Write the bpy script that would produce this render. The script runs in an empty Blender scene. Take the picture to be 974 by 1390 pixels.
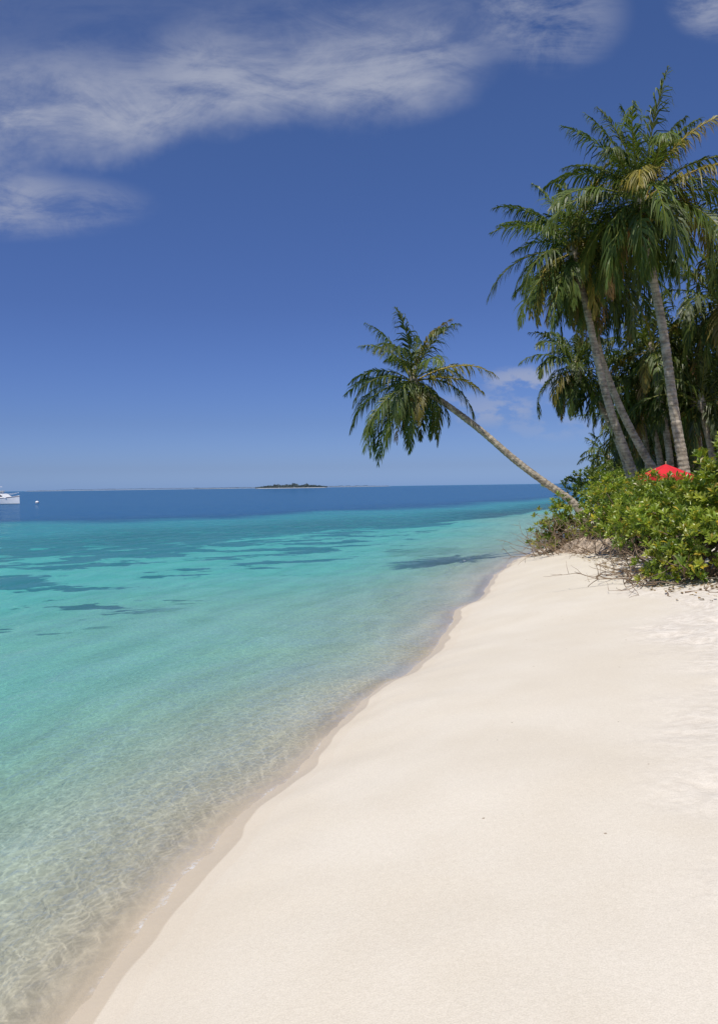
import bpy, math, random
import numpy as np
from mathutils import Vector, Matrix, noise as mn

scene = bpy.context.scene
scene.view_settings.view_transform = 'Standard'
scene.view_settings.look = 'None'
scene.view_settings.exposure = 0
SUN = Vector((-1.3, -2.8, 5.85)).normalized()
H = 2.4

# ------------------------------------------------------------------ node helper
class NT:
    def __init__(s, tree):
        s.t = tree; s.n = tree.nodes; s.l = tree.links
    def node(s, typ, **kw):
        n = s.n.new(typ)
        for k, v in kw.items(): setattr(n, k, v)
        return n
    def put(s, inp, v):
        if isinstance(v, bpy.types.NodeSocket): s.l.new(v, inp)
        else: inp.default_value = v
    def m(s, op, a, b=0.0, c=None, clamp=False):
        n = s.n.new('ShaderNodeMath'); n.operation = op; n.use_clamp = clamp
        s.put(n.inputs[0], a); s.put(n.inputs[1], b)
        if c is not None: s.put(n.inputs[2], c)
        return n.outputs[0]
    def ss(s, v, a, b, lo=0.0, hi=1.0):
        n = s.n.new('ShaderNodeMapRange'); n.interpolation_type = 'SMOOTHSTEP'
        s.put(n.inputs[0], v)
        for i, x in enumerate((a, b, lo, hi)): s.put(n.inputs[i+1], x)
        return n.outputs[0]
    def noise(s, vec, scale, detail=3.0, rough=0.5, dist=0.0):
        n = s.n.new('ShaderNodeTexNoise'); s.put(n.inputs['Vector'], vec)
        n.inputs['Scale'].default_value = scale; n.inputs['Detail'].default_value = detail
        n.inputs['Roughness'].default_value = rough; n.inputs['Distortion'].default_value = dist
        return n.outputs[0]
    def mapping(s, vec, scale=(1,1,1), rot=(0,0,0), loc=(0,0,0)):
        n = s.n.new('ShaderNodeMapping'); s.put(n.inputs[0], vec)
        n.inputs['Location'].default_value = loc; n.inputs['Rotation'].default_value = rot
        n.inputs['Scale'].default_value = scale
        return n.outputs[0]
    def mix(s, f, a, b, blend='MIX'):
        n = s.n.new('ShaderNodeMix'); n.data_type = 'RGBA'; n.blend_type = blend
        def c(v): return v if isinstance(v, bpy.types.NodeSocket) else (tuple(v)+(1,) if len(v) == 3 else v)
        s.put(n.inputs[0], f); s.put(n.inputs[6], c(a)); s.put(n.inputs[7], c(b))
        return n.outputs[2]
    def attr(s, name):
        n = s.n.new('ShaderNodeAttribute'); n.attribute_name = name
        return n
    def bump(s, h, strength, dist, normal=None):
        n = s.n.new('ShaderNodeBump'); s.put(n.inputs['Height'], h)
        s.put(n.inputs['Strength'], strength); s.put(n.inputs['Distance'], dist)
        if normal is not None: s.put(n.inputs['Normal'], normal)
        return n.outputs[0]

def newmat(name):
    m = bpy.data.materials.new(name); m.use_nodes = True
    t = m.node_tree; t.nodes.clear()
    h = NT(t); out = t.nodes.new('ShaderNodeOutputMaterial')
    return m, h, out

def pmat(name, col, rough=0.7, var=0.15, scale=8, bump=0.0, spec=0.3):
    m, h, out = newmat(name)
    co = h.node('ShaderNodeTexCoord').outputs['Object']
    n = h.noise(co, scale, 5, .6)
    f = h.ss(n, .3, .7)
    a = tuple(c*(1-var) for c in col); b = tuple(min(1, c*(1+var)) for c in col)
    p = h.node('ShaderNodeBsdfPrincipled')
    h.put(p.inputs['Base Color'], h.mix(f, a, b))
    p.inputs['Roughness'].default_value = rough
    p.inputs['Specular IOR Level'].default_value = spec
    if bump: h.put(p.inputs['Normal'], h.bump(n, 1.0, bump))
    h.l.new(p.outputs[0], out.inputs[0])
    return m

def leafmat(name, trans=0.3, rough=0.4, gloss=.04):
    m, h, out = newmat(name)
    a = h.attr('col').outputs['Color']
    df = h.node('ShaderNodeBsdfDiffuse'); h.put(df.inputs[0], a)
    tr = h.node('ShaderNodeBsdfTranslucent')
    h.put(tr.inputs[0], h.mix(1.0, a, (1.5, 1.5, .7), 'MULTIPLY'))
    mx = h.node('ShaderNodeMixShader'); mx.inputs[0].default_value = trans
    h.l.new(df.outputs[0], mx.inputs[1]); h.l.new(tr.outputs[0], mx.inputs[2])
    gl = h.node('ShaderNodeBsdfGlossy'); gl.inputs['Roughness'].default_value = rough; gl.inputs[0].default_value = (.8, .8, .75, 1)
    m2 = h.node('ShaderNodeMixShader'); m2.inputs[0].default_value = gloss
    h.l.new(mx.outputs[0], m2.inputs[1]); h.l.new(gl.outputs[0], m2.inputs[2])
    h.l.new(m2.outputs[0], out.inputs[0])
    return m

# ------------------------------------------------------------------ mesh builder
class MB:
    def __init__(s): s.V = []; s.F = []; s.M = []; s.C = []
    def v(s, p, c): s.V.append((p[0], p[1], p[2])); s.C.append(c); return len(s.V)-1
    def f(s, idx, m): s.F.append(idx); s.M.append(m)
    def obj(s, name, mats, smooth=False, parent=None):
        me = bpy.data.meshes.new(name); me.from_pydata(s.V, [], s.F)
        for m in mats: me.materials.append(m)
        me.polygons.foreach_set('material_index', s.M)
        ca = me.color_attributes.new('col', 'FLOAT_COLOR', 'POINT')
        arr = np.ones((len(s.V), 4), dtype=np.float32); arr[:, :3] = np.array(s.C, dtype=np.float32)
        ca.data.foreach_set('color', arr.ravel())
        if smooth: me.polygons.foreach_set('use_smooth', [True]*len(me.polygons))
        me.update()
        o = bpy.data.objects.new(name, me); scene.collection.objects.link(o)
        if parent: o.parent = parent
        return o
    def tube(s, pts, rads, sides, mat, col, cap=True):
        pts = [Vector(p) for p in pts]; rings = []
        up = Vector((0.13, .97, .2)).normalized()
        for i, p in enumerate(pts):
            t = (pts[min(i+1, len(pts)-1)] - pts[max(i-1, 0)]).normalized()
            a = t.cross(up)
            if a.length < .05: a = t.cross(Vector((1, 0, 0)))
            a.normalize(); b = t.cross(a)
            r = rads[i]; ring = []
            for k in range(sides):
                g = 2*math.pi*k/sides
                ring.append(s.v(p + a*math.cos(g)*r + b*math.sin(g)*r, col))
            rings.append(ring)
        for i in range(len(rings)-1):
            A, B = rings[i], rings[i+1]
            for k in range(sides):
                s.f((A[k], A[(k+1) % sides], B[(k+1) % sides], B[k]), mat)
        if cap:
            s.f(tuple(rings[-1]), mat); s.f(tuple(reversed(rings[0])), mat)
    def ball(s, c, r, mat, col, sq=1.0, n=8, m=6):
        c = Vector(c); rows = []
        for i in range(m+1):
            th = math.pi*i/m
            rows.append([s.v(c+Vector((r*math.sin(th)*math.cos(2*math.pi*k/n), r*math.sin(th)*math.sin(2*math.pi*k/n), r*sq*math.cos(th))), col) for k in range(n)])
        for i in range(m):
            for k in range(n): s.f((rows[i][k], rows[i+1][k], rows[i+1][(k+1) % n], rows[i][(k+1) % n]), mat)

def catmull(P, n):
    P = [Vector(p) for p in P]
    P = [P[0]*2-P[1]] + P + [P[-1]*2-P[-2]]
    out = []
    for i in range(1, len(P)-2):
        a, b, c, d = P[i-1:i+3]
        for k in range(n):
            t = k/n
            out.append(.5*((2*b)+(c-a)*t+(2*a-5*b+4*c-d)*t*t+(3*b-a-3*c+d)*t**3))
    out.append(P[-2]); return out

# ------------------------------------------------------------------ terrain & water
SH = [(-3.5,-60),(-2.4,-14),(-1.7,-3),(-1.5,0),(-1.38,2.5),(-1.26,3.98),(-1.17,4.4),(-1.07,4.86),(-0.97,5.42),(-0.56,6.65),(-0.1,8.25),(.29,9.3),
      (.71,10.3),(1.1,11.4),(1.42,13.1),(2.0,15.2),(2.58,16.6),(3.25,19.2),(4.5,23.4),(5.8,26.4),(7.1,29),(8.9,33),(12,42),(17,59),(32,90),(62,130)]
shp = np.array([(p.x, p.y) for p in catmull([(x, y, 0) for x, y in SH], 4)] + [(140, 210), (400, 430), (1500, 1200), (10000, 7000), (12000, 9500)])

def sdist(X, Y):
    best = np.full(X.shape, 1e18)
    for (ax, ay), (bx, by) in zip(shp[:-1], shp[1:]):
        dx, dy = bx-ax, by-ay
        t = np.clip(((X-ax)*dx+(Y-ay)*dy)/(dx*dx+dy*dy), 0, 1)
        ex, ey = X-(ax+t*dx), Y-(ay+t*dy)
        best = np.minimum(best, ex*ex+ey*ey)
    return np.sqrt(best)*np.where(X > np.interp(Y, shp[:, 1], shp[:, 0]), 1, -1)

def sstep(x, a, b):
    t = np.clip((x-a)/(b-a), 0, 1); return t*t*(3-2*t)

def nz(X, Y, sc, z=0.0):
    return np.array([mn.noise((x*sc, y*sc, z)) for x, y in zip(X.ravel(), Y.ravel())]).reshape(X.shape)

def axis(lo, hi, center_lo, center_hi, base, g):
    out = list(np.arange(center_lo, center_hi, base))
    x = center_hi; st = base
    while x < hi: out.append(x); st = max(base, g*(x-center_hi)+base); x += st
    out.append(hi)
    x = center_lo
    neg = []
    while x > lo: st = max(base, g*(center_lo-x)+base); x -= st; neg.append(max(x, lo))
    return np.array(sorted(set(neg+out)))

xs = axis(-9000, 9000, -4, 4.5, .075, .045)
ys = axis(-60, 9000, 2.5, 8, .07, .02)
X, Y = np.meshgrid(xs, ys)
S = sdist(X, Y)
far = np.hypot(X, Y)
S = S + (.10*nz(X, Y, .9, 3) + .035*nz(X, Y, 2.6, 4))*(far < 80) + .35*nz(X, Y, .22, 7)*sstep(far, 10, 30)
land = .85*(1-np.exp(-np.maximum(S, 0)/2.1)) + .45*sstep(S, 3, 9)
lag = -.85*(1-np.exp(np.minimum(S, 0)/7.0))
lag = lag + np.minimum(-lag, .3)*.55*nz(X*.5+Y*.1, Y*.6-X*.2, .22, 11)
yedge = np.interp(X, [-3000,-200,-60,-23,-10,1,20,60,200,3000], [28,34,37,44,53,68,96,150,260,900])
edge = (Y - yedge) + 10*nz(X, Y, .045, 5) + 7*nz(X, Y, .14, 8)
deep = sstep(edge, -12, 40)
Z = np.where(S > 0, land, lag) - 3.3*deep*sstep(-S, 3, 10)
dry = sstep(S + .7*nz(X, Y, .5, 21) + .4*nz(X, Y, 1.7, 22), 2.5, 3.6)*(far < 70)
n1 = nz(X, Y, 1.6, 31); n2 = nz(X, Y, 3.8, 37)
Z = Z + dry*(.04*n1 - .09*np.maximum(n2, 0.05) + .01) + (S > 0)*.007*nz(X, Y, .7, 40)

def gridmesh(name, X, Y, Z, keep, attrs):
    ny, nx = X.shape
    idx = np.arange(ny*nx).reshape(ny, nx)
    q = np.stack([idx[:-1, :-1], idx[:-1, 1:], idx[1:, 1:], idx[1:, :-1]], -1).reshape(-1, 4)
    if keep is not None:
        k = keep.ravel(); q = q[k[q].any(axis=1)]
    used = np.unique(q); remap = np.full(ny*nx, -1); remap[used] = np.arange(len(used)); q = remap[q]
    co = np.stack([X.ravel(), Y.ravel(), Z.ravel()], -1)[used]
    me = bpy.data.meshes.new(name)
    me.vertices.add(len(co)); me.vertices.foreach_set('co', co.astype(np.float32).ravel())
    me.loops.add(q.size); me.loops.foreach_set('vertex_index', q.astype(np.int32).ravel())
    me.polygons.add(len(q)); me.polygons.foreach_set('loop_start', np.arange(0, q.size, 4, dtype=np.int32))
    me.polygons.foreach_set('loop_total', np.full(len(q), 4, dtype=np.int32))
    me.update(calc_edges=True); me.validate()
    me.polygons.foreach_set('use_smooth', [True]*len(me.polygons))
    for an, arr in attrs.items():
        a = me.attributes.new(an, 'FLOAT', 'POINT'); a.data.foreach_set('value', arr.ravel()[used].astype(np.float32))
    o = bpy.data.objects.new(name, me); scene.collection.objects.link(o); return o

reef = sstep(edge, -22, 4)
ground = gridmesh('sand_beach', X, Y, Z, None, {'shore': S, 'reef': reef, 'dry': dry})
nr = .5*nz(X, Y, .35, 50)
w1 = S + 1.5 + nr + .12*nz(X, Y, 1.6, 55)
w2 = S + 3.1 + 1.3*nr + .2*nz(X, Y, 1.1, 57)
pw = sstep(nz(X, Y, .3, 60), -.3, .15)
ridge = np.exp(-(w1/.11)**2)*pw + .8*np.exp(-(w2/.16)**2)*sstep(nz(X, Y, .25, 63), -.25, .2)
swell = (.008*np.sin((S+nr)*4.2) + .02*nz(X, Y, .8, 51))*np.clip(-S*.6, 0, 1)*(far < 120) + .045*ridge*(far < 40)
water = gridmesh('sea_water', X, Y, swell, S < 1.0, {'depth': np.maximum(-Z, 0), 'shore': S, 'ridge': ridge*(far < 40)})

# sand material
m, h, out = newmat('sand')
geo = h.node('ShaderNodeNewGeometry'); pos = geo.outputs['Position']
z = h.node('ShaderNodeSeparateXYZ'); h.l.new(pos, z.inputs[0]); zz = z.outputs[2]
shore = h.attr('shore').outputs['Fac']; dryA = h.attr('dry').outputs['Fac']; reefA = h.attr('reef').outputs['Fac']
nb = h.noise(pos, 1.1, 3); nf = h.noise(pos, 150, 2); ns = h.noise(pos, 11, 3); nm = h.noise(pos, 38, 3, .65)
firm = h.mix(h.ss(nb, .3, .7), (.69, .615, .49), (.725, .655, .535))
dryc = h.mix(h.ss(ns, .35, .65), (.66, .59, .49), (.76, .69, .585))
c = h.mix(dryA, firm, dryc)
grain = h.mix(h.ss(nf, .3, .7), (.88, .88, .87), (1.0, 1.0, 1.0))
c = h.mix(1.0, c, grain, 'MULTIPLY')
c = h.mix(1.0, c, h.mix(h.ss(nm, .3, .7), (.96, .955, .95), (1, 1, 1)), 'MULTIPLY')
vor = h.node('ShaderNodeTexVoronoi'); h.put(vor.inputs['Vector'], pos); vor.inputs['Scale'].default_value = 5.5
vs = h.m('LESS_THAN', vor.outputs['Distance'], .05)
vsep = h.node('ShaderNodeSeparateColor'); h.l.new(vor.outputs['Color'], vsep.inputs[0])
vs = h.m('MULTIPLY', vs, h.m('GREATER_THAN', vsep.outputs[0], .55))
c = h.mix(h.m('MULTIPLY', vs, h.m('GREATER_THAN', shore, 1.2)), c, (.34, .27, .19))
wz = h.m('ADD', zz, h.m('MULTIPLY', h.m('SUBTRACT', h.noise(pos, .9, 2), .5), .09))
under = h.ss(zz, -.05, -.005)
wet = h.m('MULTIPLY', h.ss(wz, .048, .056, 1.0, 0.0), under)
damp = h.m('MULTIPLY', h.m('ADD', h.m('MULTIPLY', h.ss(wz, .105, .115, 1.0, 0.0), .4), h.m('MULTIPLY', h.ss(wz, .06, .36, 1.0, 0.0), .6)), under)
c = h.mix(h.m('MULTIPLY', damp, .4), c, (.60, .50, .37))
c = h.mix(h.m('MULTIPLY', wet, .6), c, (.50, .40, .27))
c = h.mix(h.ss(zz, -.16, -.02, 0, .35), c, h.mix(under, (.68, .58, .40), c))
# coral heads on the lagoon floor
rn = h.noise(h.mapping(pos, scale=(.30, .42, 1)), 1.0, 4, .64)
rb = h.noise(h.mapping(pos, scale=(.05, .09, 1)), 1.0, 2, .5)
thr = h.m('SUBTRACT', .700, h.m('MULTIPLY', h.ss(shore, -6, -16), .085))
thr = h.m('SUBTRACT', thr, h.m('MULTIPLY', rb, .17))
thr = h.m('SUBTRACT', thr, h.m('MULTIPLY', reefA, .12))
spots = h.m('MULTIPLY', h.ss(h.m('SUBTRACT', rn, thr), -.010, .022), h.ss(shore, -6, -9))
c = h.mix(h.m('MULTIPLY', spots, .97), c, (.04, .055, .07))
p = h.node('ShaderNodeBsdfPrincipled'); h.put(p.inputs['Base Color'], c)
h.put(p.inputs['Roughness'], h.ss(wet, 0, 1, .9, .40)); p.inputs['Specular IOR Level'].default_value = .2
b1 = h.bump(nf, .4, .005)
b1 = h.bump(nm, .22, .01, b1)
b2 = h.bump(ns, h.m('ADD', .03, h.m('MULTIPLY', dryA, .55)), .05, b1)
b3 = h.bump(h.noise(h.mapping(pos, scale=(1, .6, 1), rot=(0, 0, .6)), 2.0, 3), .12, .03, b2)
h.put(p.inputs['Normal'], b3); h.l.new(p.outputs[0], out.inputs[0])
ground.data.materials.append(m)

# water material
m, h, out = newmat('sea_water')
pos = h.node('ShaderNodeNewGeometry').outputs['Position']
sp = h.node('ShaderNodeSeparateXYZ'); h.l.new(pos, sp.inputs[0])
D = h.attr('depth').outputs['Fac']; shore = h.attr('shore').outputs['Fac']; ridgeA = h.attr('ridge').outputs['Fac']
def expk(k): return h.m('EXPONENT', h.m('MULTIPLY', D, -k))
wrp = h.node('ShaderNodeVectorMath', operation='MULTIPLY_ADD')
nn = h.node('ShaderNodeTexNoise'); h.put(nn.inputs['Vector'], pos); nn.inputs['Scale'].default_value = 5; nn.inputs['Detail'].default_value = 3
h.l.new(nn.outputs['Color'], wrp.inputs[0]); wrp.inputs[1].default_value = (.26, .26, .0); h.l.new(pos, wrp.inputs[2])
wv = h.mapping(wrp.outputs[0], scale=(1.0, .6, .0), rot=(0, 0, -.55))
def caustic_net(sc, w):
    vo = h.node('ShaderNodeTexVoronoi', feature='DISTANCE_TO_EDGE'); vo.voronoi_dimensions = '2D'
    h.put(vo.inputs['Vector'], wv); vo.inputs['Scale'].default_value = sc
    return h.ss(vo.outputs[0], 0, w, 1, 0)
ca = h.m('ADD', h.m('MULTIPLY', caustic_net(9, .15), .5), h.m('MULTIPLY', caustic_net(19, .2), .5))  # caustic light net, painted by voronoi edges
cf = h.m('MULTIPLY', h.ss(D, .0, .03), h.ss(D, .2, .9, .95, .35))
lens = h.m('SUBTRACT', 1.0, h.m('MULTIPLY', cf, h.m('MULTIPLY', h.m('SUBTRACT', 1.0, ca), .28)))  # painted caustics: transmission tint darkened between the bright net lines
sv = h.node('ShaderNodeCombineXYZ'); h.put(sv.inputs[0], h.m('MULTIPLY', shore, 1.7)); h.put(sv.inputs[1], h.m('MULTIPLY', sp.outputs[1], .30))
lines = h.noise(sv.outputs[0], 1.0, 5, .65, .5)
lens = h.m('MULTIPLY', lens, h.ss(lines, .34, .64, .86, 1.0))  # bands of ripple light along the shore, also put into the tint
lens = h.m('MULTIPLY', lens, h.ss(ridgeA, .1, 1.0, 1.0, .84))  # wavelet lensing painted into the tint, darker along each ridge
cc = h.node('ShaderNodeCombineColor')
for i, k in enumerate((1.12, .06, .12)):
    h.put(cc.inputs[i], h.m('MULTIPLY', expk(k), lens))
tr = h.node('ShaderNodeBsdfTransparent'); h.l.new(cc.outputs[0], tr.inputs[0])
df = h.node('ShaderNodeBsdfDiffuse')
scat = h.mix(h.ss(D, .9, 2.8), (.09, .55, .60), (.024, .115, .255))
scat = h.mix(h.ss(D, .15, .6, 1, 0), scat, (.40, .62, .50))
h.put(df.inputs[0], scat)
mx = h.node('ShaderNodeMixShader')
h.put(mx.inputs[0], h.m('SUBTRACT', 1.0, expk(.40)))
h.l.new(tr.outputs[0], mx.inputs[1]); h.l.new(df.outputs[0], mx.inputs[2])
r1 = h.noise(h.mapping(pos, scale=(1, .6, 1), rot=(0, 0, .6)), 10.0, 3, .6, .6)
r2 = h.noise(h.mapping(pos, scale=(1, .4, 1), rot=(0, 0, .3)), 1.5, 4, .6, .4)
r3 = h.noise(h.mapping(pos, scale=(.25, .8, 1)), .25, 3, .6)
amp = h.ss(shore, .0, -.8, .3, 1.0)
bn = h.bump(r1, h.m('MULTIPLY', amp, .95), .05)
bn = h.bump(r2, h.m('MULTIPLY', amp, .65), .2, bn)
bn = h.bump(lines, h.m('MULTIPLY', amp, .5), .12, bn)
bn = h.bump(r3, .6, .8, bn)
gl = h.node('ShaderNodeBsdfGlossy'); gl.inputs['Roughness'].default_value = .05; gl.inputs[0].default_value = (.9, .95, 1, 1)
h.put(gl.inputs['Normal'], bn)
fr = h.node('ShaderNodeFresnel'); fr.inputs[0].default_value = 1.33; h.put(fr.inputs['Normal'], bn)
fa = h.m('MINIMUM', h.m('MULTIPLY', fr.outputs[0], .72), .32)
mg = h.node('ShaderNodeMixShader'); h.put(mg.inputs[0], fa)
h.l.new(mx.outputs[0], mg.inputs[1]); h.l.new(gl.outputs[0], mg.inputs[2])
# thin broken line of foam where the water laps the sand, and on the tiny breakers
fn = h.noise(pos, 2.3, 3, .6); fn2 = h.noise(pos, 34, 3, .6)
foam = h.m('MULTIPLY', h.ss(D, .0005, .005, 1, 0), h.ss(fn, .44, .60))
foam = h.m('MAXIMUM', foam, h.m('MULTIPLY', h.ss(ridgeA, .72, 1.0), h.m('MULTIPLY', h.ss(fn, .46, .62), .5)))
foam = h.m('MULTIPLY', foam, h.ss(fn2, .40, .56))
fd = h.node('ShaderNodeBsdfDiffuse'); fd.inputs[0].default_value = (.84, .84, .82, 1)
mf = h.node('ShaderNodeMixShader'); h.put(mf.inputs[0], h.m('MULTIPLY', foam, .65))
h.l.new(mg.outputs[0], mf.inputs[1]); h.l.new(fd.outputs[0], mf.inputs[2]); h.l.new(mf.outputs[0], out.inputs[0])
water.data.materials.append(m)

def gz(x, y):
    s = float(sdist(np.array([[x]]), np.array([[y]]))[0, 0])
    t = min(max((s-3)/6, 0), 1)
    return .85*(1-math.exp(-max(s, 0)/2.1)) + .45*t*t*(3-2*t) if s > 0 else -.85*(1-math.exp(s/7))

# ------------------------------------------------------------------ palms
M_frond = leafmat('palm_frond', .30, .45, .035)
m, h, out = newmat('palm_trunk')
co = h.node('ShaderNodeTexCoord').outputs['Object']
n = h.noise(co, 6, 4, .65); n2 = h.noise(h.mapping(co, scale=(1, 1, 9)), 2.0, 3)
p = h.node('ShaderNodeBsdfPrincipled'); p.inputs['Roughness'].default_value = .85
h.put(p.inputs['Base Color'], h.mix(h.ss(h.m('ADD', n, h.m('MULTIPLY', n2, .6)), .55, 1.05), (.17, .135, .09), (.46, .39, .29)))
h.put(p.inputs['Normal'], h.bump(n, .8, .03)); h.l.new(p.outputs[0], out.inputs[0]); M_trunk = m
M_nut = pmat('coconut_husk', (.26, .22, .05), .5, .3, 4)

def frond(mb, org, az, e0, L, droop, rng, col, wind, nl=40, lw=.05, thin=1.0):
    n = 16; step = L/n
    pts = [Vector(org)]; p = Vector(org); tans = []
    curve = rng.uniform(-.5, .5)
    for i in range(n+1):
        t = i/n
        e = max(-1.62, e0 - droop*(t**1.25)); a = az + curve*t
        d = Vector((math.cos(e)*math.cos(a), math.cos(e)*math.sin(a), math.sin(e))) + wind*t*t
        d.normalize(); tans.append(d)
        p = p + d*step; pts.append(p.copy())
    pts = pts[:n+1]
    rc = (col[0]*1.9+.06, col[1]*1.5+.05, col[2]*1.1+.015)
    mb.tube(pts, [L*.010*(1-.88*i/n) for i in range(n+1)], 4, 0, rc, cap=False)
    twist = rng.uniform(-1.0, 1.0)
    gap = rng.random()*6
    for i in range(nl):
        t = .12 + .88*(i+.5)/nl
        f = t*n; k = min(int(f), n-1); fr_ = f-k
        q = pts[k].lerp(pts[k+1], fr_); T = tans[k].lerp(tans[min(k+1, n)], fr_).normalized()
        side = T.cross(Vector((0, 0, 1)))
        if side.length < .1: side = Vector((-math.sin(az), math.cos(az), 0))
        side.normalize()
        upv = side.cross(T).normalized()
        side = (side*math.cos(twist*t)+upv*math.sin(twist*t)).normalized()
        prof = (math.sin(math.pi*min(1, .16+.84*t)**.8)**.6)*.75+.22 if t < .98 else .3
        prof *= 1-.35*max(0, (t-.7)/.3)
        for sg in (-1, 1):
            if rng.random() > thin: continue
            if math.sin(t*17+gap+sg) > .86: continue
            ll = L*.30*prof*rng.uniform(.7, 1.18)
            sw = .5 + .7*t + rng.uniform(-.28, .28)
            d1 = (side*sg*math.cos(sw) + T*math.sin(sw) + upv*rng.uniform(-.10, .28)).normalized()
            g = Vector((0, 0, -1))
            dr = rng.uniform(.5, 1.5)
            d2 = (d1 + g*dr*.9 + wind*.5).normalized(); d3 = (d1 + g*dr*2.4 + wind).normalized()
            w = lw*(.7+.3*math.sin(math.pi*t))
            wv_ = (T - d1*T.dot(d1)); wv_.normalize()
            k1 = rng.uniform(.65, 1.35); cc_ = (col[0]*k1, col[1]*k1, col[2]*k1)
            ct = (cc_[0]*1.5+.02, cc_[1]*1.2+.008, cc_[2])
            p1 = q + d1*ll*.30; p2 = p1 + d2*ll*.36; p3 = p2 + d3*ll*.34
            a0 = mb.v(q - wv_*w*.25, cc_); a1 = mb.v(q + wv_*w*.25, cc_)
            b0 = mb.v(p1 - wv_*w*.5, cc_); b1_ = mb.v(p1 + wv_*w*.5, cc_)
            c0 = mb.v(p2 - wv_*w*.34, cc_); c1 = mb.v(p2 + wv_*w*.34, cc_)
            e_ = mb.v(p3, ct)
            mb.f((a0, a1, b1_, b0), 0); mb.f((b0, b1_, c1, c0), 0); mb.f((c0, c1, e_), 0)

def palm(name, trunk, r0, r1, L, seed, nfr=26, wind=(0, 0, 0), nl=40, lw=.05, yellow=.15, nuts=5, tint=1.0, lowest=-38, dead=1, extra=()):
    rng = random.Random(seed); mb = MB()
    P = catmull(trunk, 14)
    tot = sum((P[i+1]-P[i]).length for i in range(len(P)-1))
    nseg = int(tot/.07); cum = [0]
    for i in range(len(P)-1): cum.append(cum[-1]+(P[i+1]-P[i]).length)
    pts = []; rr = []
    j = 0
    for i in range(nseg+1):
        d = tot*i/nseg
        while j < len(P)-2 and cum[j+1] < d: j += 1
        t = (d-cum[j])/max(1e-6, cum[j+1]-cum[j])
        pts.append(P[j].lerp(P[j+1], t)); u = i/nseg
        r = r0+(r1-r0)*(u**.6)
        if u < .08: r += r0*.5*(1-u/.08)**2
        r *= (1.0 if i % 2 else .92)*rng.uniform(.96, 1.04)
        rr.append(r)
    mb.tube(pts, rr, 12, 1, (.3, .25, .2))
    top = pts[-1]; ax = (pts[-1]-pts[-8]).normalized()
    ax = (ax*.5+Vector((0, 0, .7))).normalized()
    mb.tube([top-ax*.1, top+ax*.2, top+ax*.45, top+ax*.7], [r1*1.1, r1*1.55, r1*1.3, r1*.4], 9, 1, (.2, .16, .08))
    W = Vector(wind)
    q = Vector((0, 0, 1)).rotation_difference(ax)
    for i in range(nfr):
        u = (i+.5)/nfr
        az = i*2.39996 + rng.uniform(-.4, .4)
        e0 = math.radians(86 - (86-lowest)*(u**.9) + rng.uniform(-10, 10))
        droop = math.radians(34 + 85*min(1, u*1.4) + rng.uniform(-14, 22))
        if u > .75: droop = math.radians(72 + rng.uniform(-12, 18))
        LL = L*(.78+.28*math.sin(math.pi*min(1, u*1.1+.1)))*rng.uniform(.82, 1.12)
        base = rng.uniform(.7, 1.25)*tint
        col = (.078*base, .112*base, .020*base)
        if rng.random() < yellow + .25*max(0, u-.6): col = (.21*base, .18*base, .035*base)
        d0 = q @ Vector((math.cos(az), math.sin(az), 0))
        org = top + ax*(.5-.35*u) + d0*r1*.9
        frond(mb, org, math.atan2(d0.y, d0.x), e0, LL, droop, rng, col, W, nl, lw, .96)
    for azd, e0d, Lx, drd, cx in extra:
        frond(mb, top+ax*.3, math.radians(azd), math.radians(e0d), Lx, math.radians(drd), rng, cx, W*.3, nl, lw, .96)
    for i in range(dead):
        az = rng.uniform(0, 6.28); col = (.22, .14, .055)
        frond(mb, top+ax*.05, az, math.radians(-50), L*.75, math.radians(38), rng, col, W*.4, int(nl*.7), lw*.8, .75)
    for i in range(nuts):
        a = i*2.4 + rng.random(); cc_ = top + Vector((math.cos(a)*r1*2.0, math.sin(a)*r1*2.0, -.02-rng.random()*.28))
        mb.ball(cc_, rng.uniform(.1, .135), 2, (.2, .2, .05), 1.2)
    return mb.obj(name, [M_frond, M_trunk, M_nut])

YG = (.22, .20, .035); GG = (.075, .11, .02)
LEAN = [(7.7,25.6,.7),(7.28,25.5,1.33),(6.93,25.5,1.82),(6.08,25.5,2.43),(5.12,25.5,3.17),(3.92,25.5,4.22),(2.72,25.5,5.13),(2.0,25.5,5.5)]
palm('coconut_palm', LEAN, .145, .10, 2.6, 3, 28, (-.06, 0, -.10), 58, .046, .07, 4, .85, -62, 1,
     ((0, 30, 3.1, 62, YG), (-15, 12, 2.5, 60, YG), (172, -5, 2.9, 75, GG), (200, -30, 3.0, 55, GG), (150, 20, 2.8, 60, GG), (230, -40, 2.9, 45, GG), (185, -48, 3.0, 40, GG), (215, -20, 2.8, 60, GG), (165, -38, 2.9, 48, GG)))
palm('coconut_palm', [(10.25,24.2,.8),(10.03,24,2.5),(9.69,24,4.52),(9.35,24,7.0),(9.0,24,8.83),(8.74,24,10.6)], .20, .12, 3.65, 11, 40, (.06, 0, -.06), 68, .050, .14, 8, 1.0, -58, 2,
     ((100, 84, 3.5, 26, GG), (20, 72, 3.5, 45, GG), (170, 66, 3.5, 50, GG), (-10, 20, 3.6, 75, GG), (182, 25, 3.4, 80, GG), (-40, -10, 3.6, 70, GG), (215, -35, 3.6, 50, GG)))
palm('coconut_palm', [(9.9,27,.8),(9.49,27,2.65),(8.73,27,4.8),(8.27,27,6.6),(7.85,27,8.6),(7.5,27,10.0)], .18, .115, 3.2, 21, 36, (.03, 0, -.06), 60, .052, .18, 6, 1.0, -60, 3,
     ((95, 82, 3.2, 28, GG), (160, 62, 3.1, 55, GG), (190, -30, 3.3, 55, GG), (225, -45, 3.4, 42, GG)))
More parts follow.
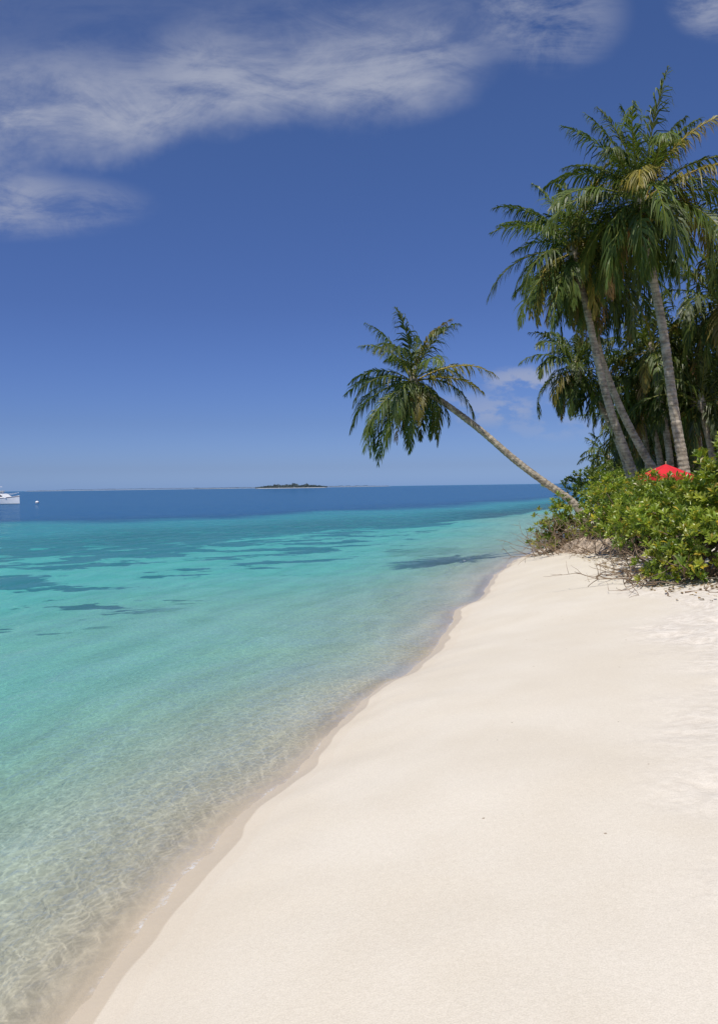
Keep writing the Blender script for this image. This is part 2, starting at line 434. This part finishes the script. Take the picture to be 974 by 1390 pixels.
palm('coconut_palm', [(11.3,28.5,.8),(10.97,28.5,2.4),(10.3,28.5,3.6),(9.5,28.5,5.2),(8.8,28.5,7.1),(8.6,28.5,8.6),(8.9,28.5,9.7)], .18, .115, 3.2, 33, 36, (.06, 0, -.06), 60, .052, .20, 6, 1.0, -62, 3,
     ((-30, -40, 3.3, 45, YG), (-60, -50, 3.3, 38, GG), (210, -50, 3.3, 38, YG)))
palm('coconut_palm', [(12.1,34,.8),(11.7,34,2.9),(11,34,4.8),(10.2,34,6.2),(9.6,34,7.0)], .19, .12, 2.9, 41, 32, (.05, 0, -.05), 50, .06, .1, 3, .85, -58, 1)
palm('coconut_palm', [(19.3,60,.8),(19.2,60,2.4),(19.1,60,3.9)], .19, .13, 2.7, 51, 24, (0, 0, 0), 32, .09, .05, 0, .9, -45, 0)
back = [((13.8,33,7.4),3.4,(14.5,33)),((14.9,38,6.2),3.3,(15.6,38)),((13.9,30,8.8),3.5,(14.6,30)),((15.8,35,5.3),3.3,(16.3,35)),
        ((15.4,42,6.0),3.3,(15.0,42)),((19.0,45,4.8),3.2,(19.6,45)),((14.6,29,11.0),3.6,(15.4,29)),((12.9,36,6.2),3.0,(13.3,36)),((16.8,40,8.0),3.4,(17.4,40)),((22,52,5.5),3.2,(22.4,52)),
        ((16.5,47,5.2),3.3,(16.9,47)),((13.6,31,5.2),3.0,(14.2,31)),((18.5,50,6.6),3.4,(19,50)),((14.2,38,4.4),3.0,(14.6,38)),((17.6,42,4.6),3.2,(18,42)),
        ((12.0,32,7.4),3.0,(12.9,32)),((12.2,33,5.6),2.9,(12.9,33))]
for i, (c, L, b) in enumerate(back):
    mid = ((c[0]*.5+b[0]*.5)+.2, c[1], c[2]*.5+.3)
    palm('coconut_palm', [(b[0], b[1], .9), mid, (c[0], c[1], c[2])], .18, .12, L, 100+i*7, 28, (.04, 0, -.04), 38, .07, .08, 3, .8, -50, 1)

# ------------------------------------------------------------------ shrubs
M_leaf = leafmat('sea_lettuce_leaf', .36, .4, .045)
M_twig = pmat('twig_bark', (.22, .16, .11), .9, .3, 12)

def leaf(mb, p, d, nrm, ln, w, col):
    s = d.cross(nrm); 
    if s.length < 1e-3: return
    s.normalize(); nr = s.cross(d).normalized()
    a = mb.v(p, col)
    b = mb.v(p+d*ln*.62+s*w*.5+nr*ln*.10, col); c = mb.v(p+d*ln*.62-s*w*.5+nr*ln*.10, col)
    e = mb.v(p+d*ln*.6, col); g = mb.v(p+d*ln-nr*ln*.06, col)
    mb.f((a, e, b), 0); mb.f((a, c, e), 0); mb.f((e, g, b), 0); mb.f((e, c, g), 0)

def shrub(name, lobes, nros, ln, seed, cols, base, twigs=14, shell=.55, nleaf=(7, 10), yel=.05):
    rng = random.Random(seed); mb = MB()
    vols = [l[3]*l[4]*l[5] for l in lobes]; tv = sum(v**(2/3) for v in vols)
    tips = []
    for l, v in zip(lobes, vols):
        k = int(nros*v**(2/3)/tv)
        for _ in range(k):
            d = Vector((rng.gauss(0, 1), rng.gauss(0, 1), rng.gauss(0, 1))).normalized()
            if d.z < -.5: d.z *= -1
            r = (shell+(1.10-shell)*rng.random()**.6)
            w = 1 + .62*mn.noise((d.x*3.0+l[0], d.y*3.0+l[1], d.z*3.0+seed))
            p = Vector((l[0]+d.x*l[3]*r*w, l[1]+d.y*l[4]*r*w, l[2]+d.z*l[5]*r*w))
            if p.z < gz(p.x, p.y)+.05: continue
            ax = (d + Vector((0, 0, .9)) + Vector((rng.gauss(0, .3), rng.gauss(0, .3), 0))).normalized()
            tips.append((p, ax))
            cl = 1+.55*mn.noise((p.x*1.4, p.y*1.4, p.z*1.4))
            bc = cols[rng.randrange(len(cols))]
            side = ax.orthogonal().normalized(); other = ax.cross(side)
            n = rng.randint(*nleaf); ph = rng.random()*6
            for i in range(n):
                g = ph + i*2.4; tilt = .35+1.0*i/n + rng.uniform(-.15, .15)
                o = side*math.cos(g)+other*math.sin(g)
                dd = (ax*math.cos(tilt)+o*math.sin(tilt)).normalized()
                k1 = cl*rng.uniform(.7, 1.25)
                col = tuple(c*k1 for c in bc)
                if rng.random() < yel: col = (.42*k1, .32*k1, .04)
                leaf(mb, p+dd*ln*.1, dd, ax, ln*rng.uniform(.65, 1.15), ln*.40, col)
    for i in range(min(twigs, len(tips))):
        p, ax = tips[rng.randrange(len(tips))]
        b = Vector(base[rng.randrange(len(base))])+Vector((rng.uniform(-.25, .25), rng.uniform(-.25, .25), 0))
        b.z = gz(b.x, b.y)-.05
        mid = b.lerp(p, .5)+Vector((rng.uniform(-.2, .2), rng.uniform(-.2, .2), rng.uniform(-.1, .25)))
        mb.tube(catmull([b, mid, p], 5), [.028-.002*k for k in range(11)], 5, 1, (.2, .15, .1))
    return mb.obj(name, [M_leaf, M_twig])

G1 = [(.20,.27,.030),(.26,.32,.040),(.15,.22,.028),(.33,.36,.05),(.12,.18,.025)]
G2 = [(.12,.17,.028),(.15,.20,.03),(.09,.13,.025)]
shrub('sea_lettuce_shrub', [(5.75,12.9,1.25,.75,.8,.7),(6.7,13.2,1.95,.95,1.0,1.15),(5.6,14.6,1.5,.8,.9,.75),(7.8,13.0,2.1,1.2,1.1,1.3),(6.4,15.8,1.6,1.0,1.0,.8),(5.25,13.1,.95,.5,.5,.4),(6.0,13.4,2.0,.45,.45,.65)],
      2300, .135, 5, G1, [(5.9,13.2,0),(6.6,13.6,0),(5.8,14.6,0)], 60, .45)
shrub('sea_lettuce_shrub', [(6.4,18.6,1.4,.85,.9,.75),(7.5,18.8,1.5,1.1,1.0,.75),(7.1,21.0,1.6,.9,1.0,.9),(8.6,19.6,1.5,1.3,1.2,.75),(7.3,22.5,1.6,.8,.9,.9)],
      1900, .145, 6, G1, [(6.5,18.8,0),(7.2,20,0)], 50, .45)
shrub('sea_lettuce_shrub', [(5.75,23.2,.9,.6,.6,.5),(5.5,22.9,.6,.45,.4,.3),(6.4,23.4,1.1,.6,.6,.5),(5.85,23.0,1.55,.3,.3,.4),(6.6,22.6,.8,.5,.5,.35)],
      230, .16, 7, G1, [(5.9,23.4,0),(6.2,23.4,0)], 60, .1)
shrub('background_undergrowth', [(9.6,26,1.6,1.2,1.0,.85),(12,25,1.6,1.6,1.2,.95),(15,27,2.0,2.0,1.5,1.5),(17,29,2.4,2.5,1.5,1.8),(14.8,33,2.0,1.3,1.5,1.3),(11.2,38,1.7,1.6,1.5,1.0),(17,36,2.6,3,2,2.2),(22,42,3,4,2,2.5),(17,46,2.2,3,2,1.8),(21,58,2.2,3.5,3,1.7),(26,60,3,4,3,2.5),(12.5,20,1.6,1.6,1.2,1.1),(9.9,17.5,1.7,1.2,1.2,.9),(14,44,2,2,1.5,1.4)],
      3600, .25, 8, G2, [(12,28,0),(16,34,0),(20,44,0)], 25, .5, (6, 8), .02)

# dead twigs, roots at the foot of the shrubs
rng = random.Random(77); mb = MB()
M_dead = pmat('dead_twig', (.25, .18, .12), .9, .35, 15)
def deadstick(b, d, L, r, mb):
    pts = [Vector(b)]; d = Vector(d).normalized()
    for i in range(5):
        d = (d+Vector((rng.gauss(0, .22), rng.gauss(0, .22), rng.gauss(0, .18)))).normalized()
        pts.append(pts[-1]+d*L/5)
        if i > 0 and rng.random() < .6 and L > .45:
            deadstick(pts[-1], d+Vector((rng.gauss(0, .6), rng.gauss(0, .6), rng.gauss(0, .5))), L*.5, r*.6, mb)
    mb.tube(pts, [r*(1-.7*i/5) for i in range(6)], 5, 0, (.25, .19, .13))
for i in range(150):
    x = rng.uniform(5.2, 7.2); y = rng.uniform(21.2, 23.6)
    deadstick((x, y, gz(x, y)-.03), (rng.gauss(-.3, .7), rng.gauss(-.4, .5), rng.uniform(.1, .9)), rng.uniform(.4, 1.15), .015, mb)
for i in range(60):
    t = rng.random(); x = 6.0+t*.3+rng.uniform(-.3, .5); y = 21.2-5.0*t
    deadstick((x, y, gz(x, y)+.0), (rng.gauss(-.5, .6), rng.gauss(-.5, .5), rng.uniform(.05, .6)), rng.uniform(.4, .9), .014, mb)
mb.obj('dead_twigs', [M_dead])
mb = MB()
for i in range(46):
    x = rng.uniform(4.6, 6.2); y = rng.uniform(11.6, 15.8)
    if x > 5.6 and y > 12.6: x -= .8
    deadstick((x, y, gz(x, y)+.015), (rng.gauss(-.3, .9), rng.gauss(-.4, .7), rng.uniform(-.02, .14)), rng.uniform(.4, 1.1), .013, mb)
mb.obj('fallen_branches', [M_dead])
mb = MB()
for i in range(700):
    t = rng.random(); x = 4.5+1.6*rng.random()+t*1.0; y = 11.2+9*t+rng.uniform(-.8, .8)
    s_ = gz(x, y); cdir = rng.random()*6.28
    d = Vector((math.cos(cdir), math.sin(cdir), rng.uniform(-.1, .3))).normalized()
    k = rng.uniform(.4, 1.2)
    leaf(mb, Vector((x, y, s_+.02)), d, Vector((0, 0, 1)), rng.uniform(.05, .12), .045, (.30*k, .20*k, .09*k))
mb.obj('leaf_litter', [M_leaf])

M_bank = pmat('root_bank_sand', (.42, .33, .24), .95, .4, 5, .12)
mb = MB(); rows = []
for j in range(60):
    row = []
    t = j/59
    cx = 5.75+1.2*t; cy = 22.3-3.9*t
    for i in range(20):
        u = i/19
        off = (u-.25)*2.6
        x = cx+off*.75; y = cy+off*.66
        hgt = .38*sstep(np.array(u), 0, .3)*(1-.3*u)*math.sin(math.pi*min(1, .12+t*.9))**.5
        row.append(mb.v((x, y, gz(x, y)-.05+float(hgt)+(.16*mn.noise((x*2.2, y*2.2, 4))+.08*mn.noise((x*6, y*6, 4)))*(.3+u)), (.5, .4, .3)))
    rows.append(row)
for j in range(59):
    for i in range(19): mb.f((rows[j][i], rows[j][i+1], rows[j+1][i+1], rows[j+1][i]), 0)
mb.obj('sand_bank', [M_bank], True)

# ------------------------------------------------------------------ beach umbrella
M_red = pmat('red_canvas', (.60, .022, .03), .75, .12, 5)
M_pole = pmat('pole_wood', (.42, .30, .18), .5, .15, 5)
def umbrella(x, y, ztop, R):
    e = bpy.data.objects.new('beach_umbrella', None); scene.collection.objects.link(e); e.location = (x, y, 0)
    mb = MB(); n = 8; col = (.5, .02, .02)
    apex = mb.v((0, 0, ztop), col); r1 = []; r2 = []; r3 = []
    for k in range(n*2):
        a = math.pi*k/n; rr = R*(1.0 if k % 2 == 0 else .93); sag = 0 if k % 2 == 0 else -.03
        r1.append(mb.v((math.cos(a)*rr*.5, math.sin(a)*rr*.5, ztop-.20*R+sag), col))
        r2.append(mb.v((math.cos(a)*rr, math.sin(a)*rr, ztop-.45*R+(0 if k % 2 == 0 else .03)), col))
        r3.append(mb.v((math.cos(a)*rr*1.01, math.sin(a)*rr*1.01, ztop-.45*R-.12), col))
    N = n*2
    for k in range(N):
        j = (k+1) % N
        mb.f((apex, r1[k], r1[j]), 0); mb.f((r1[k], r2[k], r2[j], r1[j]), 0); mb.f((r2[k], r3[k], r3[j], r2[j]), 0)
    mb.obj('canopy', [M_red], False, e)
    mb = MB(); mb.tube([(0, 0, .9), (0, 0, ztop+.05)], [.025, .018], 8, 0, col); mb.ball((0, 0, ztop+.05), .025, 0, col)
    for k in range(n):
        a = 2*math.pi*k/n
        mb.tube([(0, 0, ztop-.55*R), (math.cos(a)*R*.55, math.sin(a)*R*.55, ztop-.28*R)], [.012, .01], 4, 0, col)
    mb.obj('pole', [M_pole], False, e)
umbrella(8.6, 21.9, 2.90, .78)

# ------------------------------------------------------------------ motor boat and buoy
M_hull = pmat('boat_gelcoat', (.80, .80, .78), .3, .03, 2)
M_glass = pmat('boat_window', (.02, .025, .03), .1, .1, 2)
M_dk = pmat('boat_trim', (.03, .05, .12), .4, .1, 2)
e = bpy.data.objects.new('motor_boat', None); scene.collection.objects.link(e)
e.location = (-67.4, 146, 0); e.rotation_euler = (0, 0, math.radians(-12))
mb = MB(); secs = []
for i in range(13):
    t = i/12; x = -4.6+9.2*t
    w = 1.45*(1-max(0, (t-.45)/.55)**2.2)+.02; sheer = .95+.55*t*t; keel = -.35+.5*max(0, (t-.7)/.3)**2
    secs.append([mb.v((x, yy, zz_), (.8,)*3) for yy, zz_ in ((-w, sheer), (-w*.98, sheer-.15), (-w*.8, .1), (0, keel), (w*.8, .1), (w*.98, sheer-.15), (w, sheer), (0, sheer+.08))])
for i in range(12):
    for k in range(8):
        mb.f((secs[i][k], secs[i+1][k], secs[i+1][(k+1) % 8], secs[i][(k+1) % 8]), 1 if k in (0, 5) else 0)
mb.f(tuple(secs[0]), 0); mb.f(tuple(reversed(secs[-1])), 0)
mb.obj('hull', [M_hull, M_dk], False, e)
def prism(name, prof, w, wt, mat, par):
    mb = MB(); zs = [p[1] for p in prof]; z0, z1 = min(zs), max(zs)
    def ww(z): return w+(wt-w)*(z-z0)/(z1-z0)
    L_ = [mb.v((x, -ww(z), z), (1, 1, 1)) for x, z in prof]; R_ = [mb.v((x, ww(z), z), (1, 1, 1)) for x, z in prof]
    n = len(prof)
    mb.f(tuple(L_), 0); mb.f(tuple(reversed(R_)), 0)
    for k in range(n): mb.f((L_[k], R_[k], R_[(k+1) % n], L_[(k+1) % n]), 0)
    mb.obj(name, [mat], False, par)
prism('cabin', [(-2.6,1.0),(2.6,1.15),(1.3,1.95),(-2.4,2.05)], 1.15, .95, M_hull, e)
prism('side_windows', [(-2.1,1.35),(1.85,1.42),(1.2,1.8),(-2.0,1.85)], 1.13, 1.03, M_glass, e)
prism('flybridge', [(-2.2,2.06),(.6,2.02),(1.0,2.5),(.75,2.5),(.4,2.25),(-2.2,2.4)], .9, .85, M_hull, e)
mb = MB()
for yy in (-.8, .8):
    for xx in (-2.0, -.3): mb.tube([(xx, yy, 2.2), (xx, yy, 3.2)], [.03, .03], 6, 0, (.8,)*3)
    mb.tube([(0.5, yy*1.4, 1.7), (2.5, yy*1.3, 1.85), (4.5, yy*.1, 2.1)], [.02]*3, 5, 0, (.8,)*3)
mb.obj('rails', [M_hull], False, e)
prism('hardtop', [(-2.4,3.2),(.3,3.2),(.2,3.3),(-2.3,3.3)], 1.0, .95, M_hull, e)

mb = MB(); mb.ball((0, 0, .14), .35, 0, (.8,)*3, 1, 14, 10)
mb.tube([(0, 0, .10), (0, 0, .2)], [.36, .36], 14, 1, (.1,)*3); mb.tube([(0, 0, .47), (0, 0, .65)], [.04, .04], 8, 1, (.1,)*3)
o = mb.obj('mooring_buoy', [M_hull, M_dk]); o.location = (-61.3, 149, 0)

# ------------------------------------------------------------------ distant islands
M_isl = leafmat('distant_foliage', .1, .8)
M_isb = pmat('distant_beach', (.50, .50, .50), .9, .1, .02)
def island(name, xc, y, halfw, hgt, seed, n, hazed_col):
    rng = random.Random(seed); mb = MB(); ring = []; top = []
    K = 40
    for k in range(K):
        a = 2*math.pi*k/K
        ring.append(mb.v((xc+math.cos(a)*halfw*1.05, y+math.sin(a)*halfw*.35, -.3), (.5, .5, .45)))
        top.append(mb.v((xc+math.cos(a)*halfw*.97, y+math.sin(a)*halfw*.3, .9), (.5, .5, .45)))
    for k in range(K): mb.f((ring[k], ring[(k+1) % K], top[(k+1) % K], top[k]), 1)
    mb.f(tuple(top), 1)
    for i in range(n):
        x = rng.uniform(-1, 1); pr = (1-abs(x)**3)*(.65+.55*mn.noise((x*6, seed, 0))+.35*mn.noise((x*23, seed, 1)))
        z = .5+rng.random()**.7*hgt*max(.12, pr)
        yy = y+rng.uniform(-.25, .25)*halfw*math.sqrt(max(0, 1-x*x))
        p = Vector((xc+x*halfw, yy, z)); s = hgt*.16*rng.uniform(.6, 1.3)
        d = Vector((rng.gauss(0, 1), rng.gauss(0, 1), rng.gauss(0, .6))).normalized(); nrm = d.orthogonal()
        k = rng.uniform(.7, 1.2)
        leaf(mb, p, d, nrm, s*1.6, s*1.2, tuple(c*k for c in hazed_col))  # blue-grey distance haze is put into the foliage colour
    mb.obj(name, [M_isl, M_isb])
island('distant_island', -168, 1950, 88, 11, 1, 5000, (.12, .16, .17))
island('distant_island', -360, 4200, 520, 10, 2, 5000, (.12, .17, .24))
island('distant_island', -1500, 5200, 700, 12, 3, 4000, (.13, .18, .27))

# ------------------------------------------------------------------ world
w = bpy.data.worlds.new('World'); scene.world = w; w.use_nodes = True
t = w.node_tree; t.nodes.clear(); h = NT(t)
out = t.nodes.new('ShaderNodeOutputWorld'); bg = t.nodes.new('ShaderNodeBackground'); bg.inputs[1].default_value = .10
sky = t.nodes.new('ShaderNodeTexSky'); sky.sky_type = 'NISHITA'; sky.sun_disc = False
sky.sun_elevation = math.asin(SUN.z); sky.sun_rotation = math.atan2(SUN.x, SUN.y)
sky.altitude = 0; sky.air_density = 1.0; sky.dust_density = .6; sky.ozone_density = 2.0
d = h.node('ShaderNodeTexCoord').outputs['Generated']
sp = h.node('ShaderNodeSeparateXYZ'); h.l.new(d, sp.inputs[0])
yy = h.m('MAXIMUM', sp.outputs[1], .08)
u = h.m('DIVIDE', sp.outputs[0], yy); v = h.m('DIVIDE', sp.outputs[2], yy)
cv = h.node('ShaderNodeCombineXYZ'); h.put(cv.inputs[0], u); h.put(cv.inputs[1], v); uv = cv.outputs[0]
nA = h.noise(h.mapping(uv, scale=(2.8, 11, 1), rot=(0, 0, -.25)), 1.0, 6, .65, .8)
nB = h.noise(h.mapping(uv, scale=(8, 18, 1), rot=(0, 0, .45), loc=(3, 1, 0)), 1.0, 6, .68, .6)
nC = h.noise(h.mapping(uv, scale=(5, 5, 1), loc=(9, 4, 0)), 1.0, 5, .65)
fc = h.node('ShaderNodeFloatCurve'); cur = fc.mapping.curves[0]
pts = [(0,.417),(.041,.417),(.229,.417),(.314,.454),(.418,.466),(.569,.468),(.644,.49),(.69,.527),(.72,.57),(1,.75)]
cur.points[0].location = pts[0]; cur.points[1].location = pts[-1]
for q_ in pts[1:-1]: cur.points.new(*q_)
fc.mapping.update(); h.put(fc.inputs['Value'], h.m('ADD', u, .5, clamp=True))
dv = h.m('SUBTRACT', h.m('SUBTRACT', v, fc.outputs[0]), h.m('MULTIPLY', h.m('SUBTRACT', nC, .5), .10))
tex = h.m('ADD', h.m('MULTIPLY', nA, .5), h.m('MULTIPLY', nB, .5))
band = h.m('MULTIPLY', h.ss(dv, -.022, .045), h.ss(dv, .04, .17, 1, .12))
band = h.m('MULTIPLY', band, h.ss(u, .06, .22, 1, .12))
mainc = h.m('MULTIPLY', band, h.ss(tex, .34, .60, .25, 1.0))
def ell(cu, cvv, ru, rv, k):
    a = h.m('POWER', h.m('ABSOLUTE', h.m('DIVIDE', h.m('SUBTRACT', u, cu), ru)), 2)
    b = h.m('POWER', h.m('ABSOLUTE', h.m('DIVIDE', h.m('SUBTRACT', v, cvv), rv)), 2)
    return h.m('MULTIPLY', h.ss(h.m('ADD', a, b), .0, 1.5, 1, 0), k)
c2 = h.m('MULTIPLY', h.m('ADD', ell(-.42, .36, .15, .04, .5), ell(-.46, .38, .09, .05, .25)), h.ss(tex, .40, .60, .12, 1))
c3 = h.m('MULTIPLY', h.m('ADD', ell(.25, .59, .09, .07, .5), ell(.46, .60, .06, .045, .7)), h.ss(tex, .40, .6))
nD = h.noise(h.mapping(uv, scale=(22, 40, 1)), 1.0, 5, .6)
c4 = h.m('MULTIPLY', h.m('ADD', h.m('ADD', ell(.215, .132, .06, .018, .7), ell(.155, .098, .07, .02, .35)), ell(.24, .085, .12, .03, .25)), h.ss(nD, .42, .58))
cl = h.m('ADD', h.m('ADD', mainc, c2), h.m('ADD', c3, c4), clamp=True)
cl = h.m('MULTIPLY', cl, .85)
rp = h.node('ShaderNodeValToRGB'); h.put(rp.inputs[0], sp.outputs[2])
el = rp.color_ramp.elements
el[0].position = 0; el[0].color = (.24, .38, .82, 1); el[1].position = .6; el[1].color = (.25, .31, .47, 1)
for pp, cx in ((.025, (.20, .285, .58)), (.08, (.185, .245, .46)), (.22, (.19, .24, .42)), (.40, (.225, .285, .45))):
    e2 = rp.color_ramp.elements.new(pp); e2.color = cx+(1,)
tinted = h.mix(1.0, sky.outputs[0], rp.outputs[0], 'MULTIPLY')
tinted = h.mix(1.0, tinted, (2, 2, 2), 'MULTIPLY')
fin = h.mix(cl, tinted, (4.1, 4.4, 5.4))
h.l.new(fin, bg.inputs[0]); h.l.new(bg.outputs[0], out.inputs[0])

sl = bpy.data.lights.new('sun', 'SUN'); sl.energy = 4.35; sl.angle = math.radians(.53); sl.color = (1, .96, .90)
so = bpy.data.objects.new('sun', sl); scene.collection.objects.link(so)
so.rotation_euler = SUN.to_track_quat('Z', 'Y').to_euler(); so.location = (-20, -30, 90)

# ------------------------------------------------------------------ camera
cam = bpy.data.cameras.new('camera'); co_ = bpy.data.objects.new('camera', cam); scene.collection.objects.link(co_)
cam.sensor_fit = 'VERTICAL'; cam.sensor_height = 36; cam.lens = 27.45; cam.clip_end = 30000; cam.clip_start = .05
R = Matrix.Rotation(math.radians(90-1.89), 4, 'X') @ Matrix.Rotation(math.radians(-.82), 4, 'Z')
co_.matrix_world = Matrix.Translation((0, 0, H)) @ R
scene.camera = co_
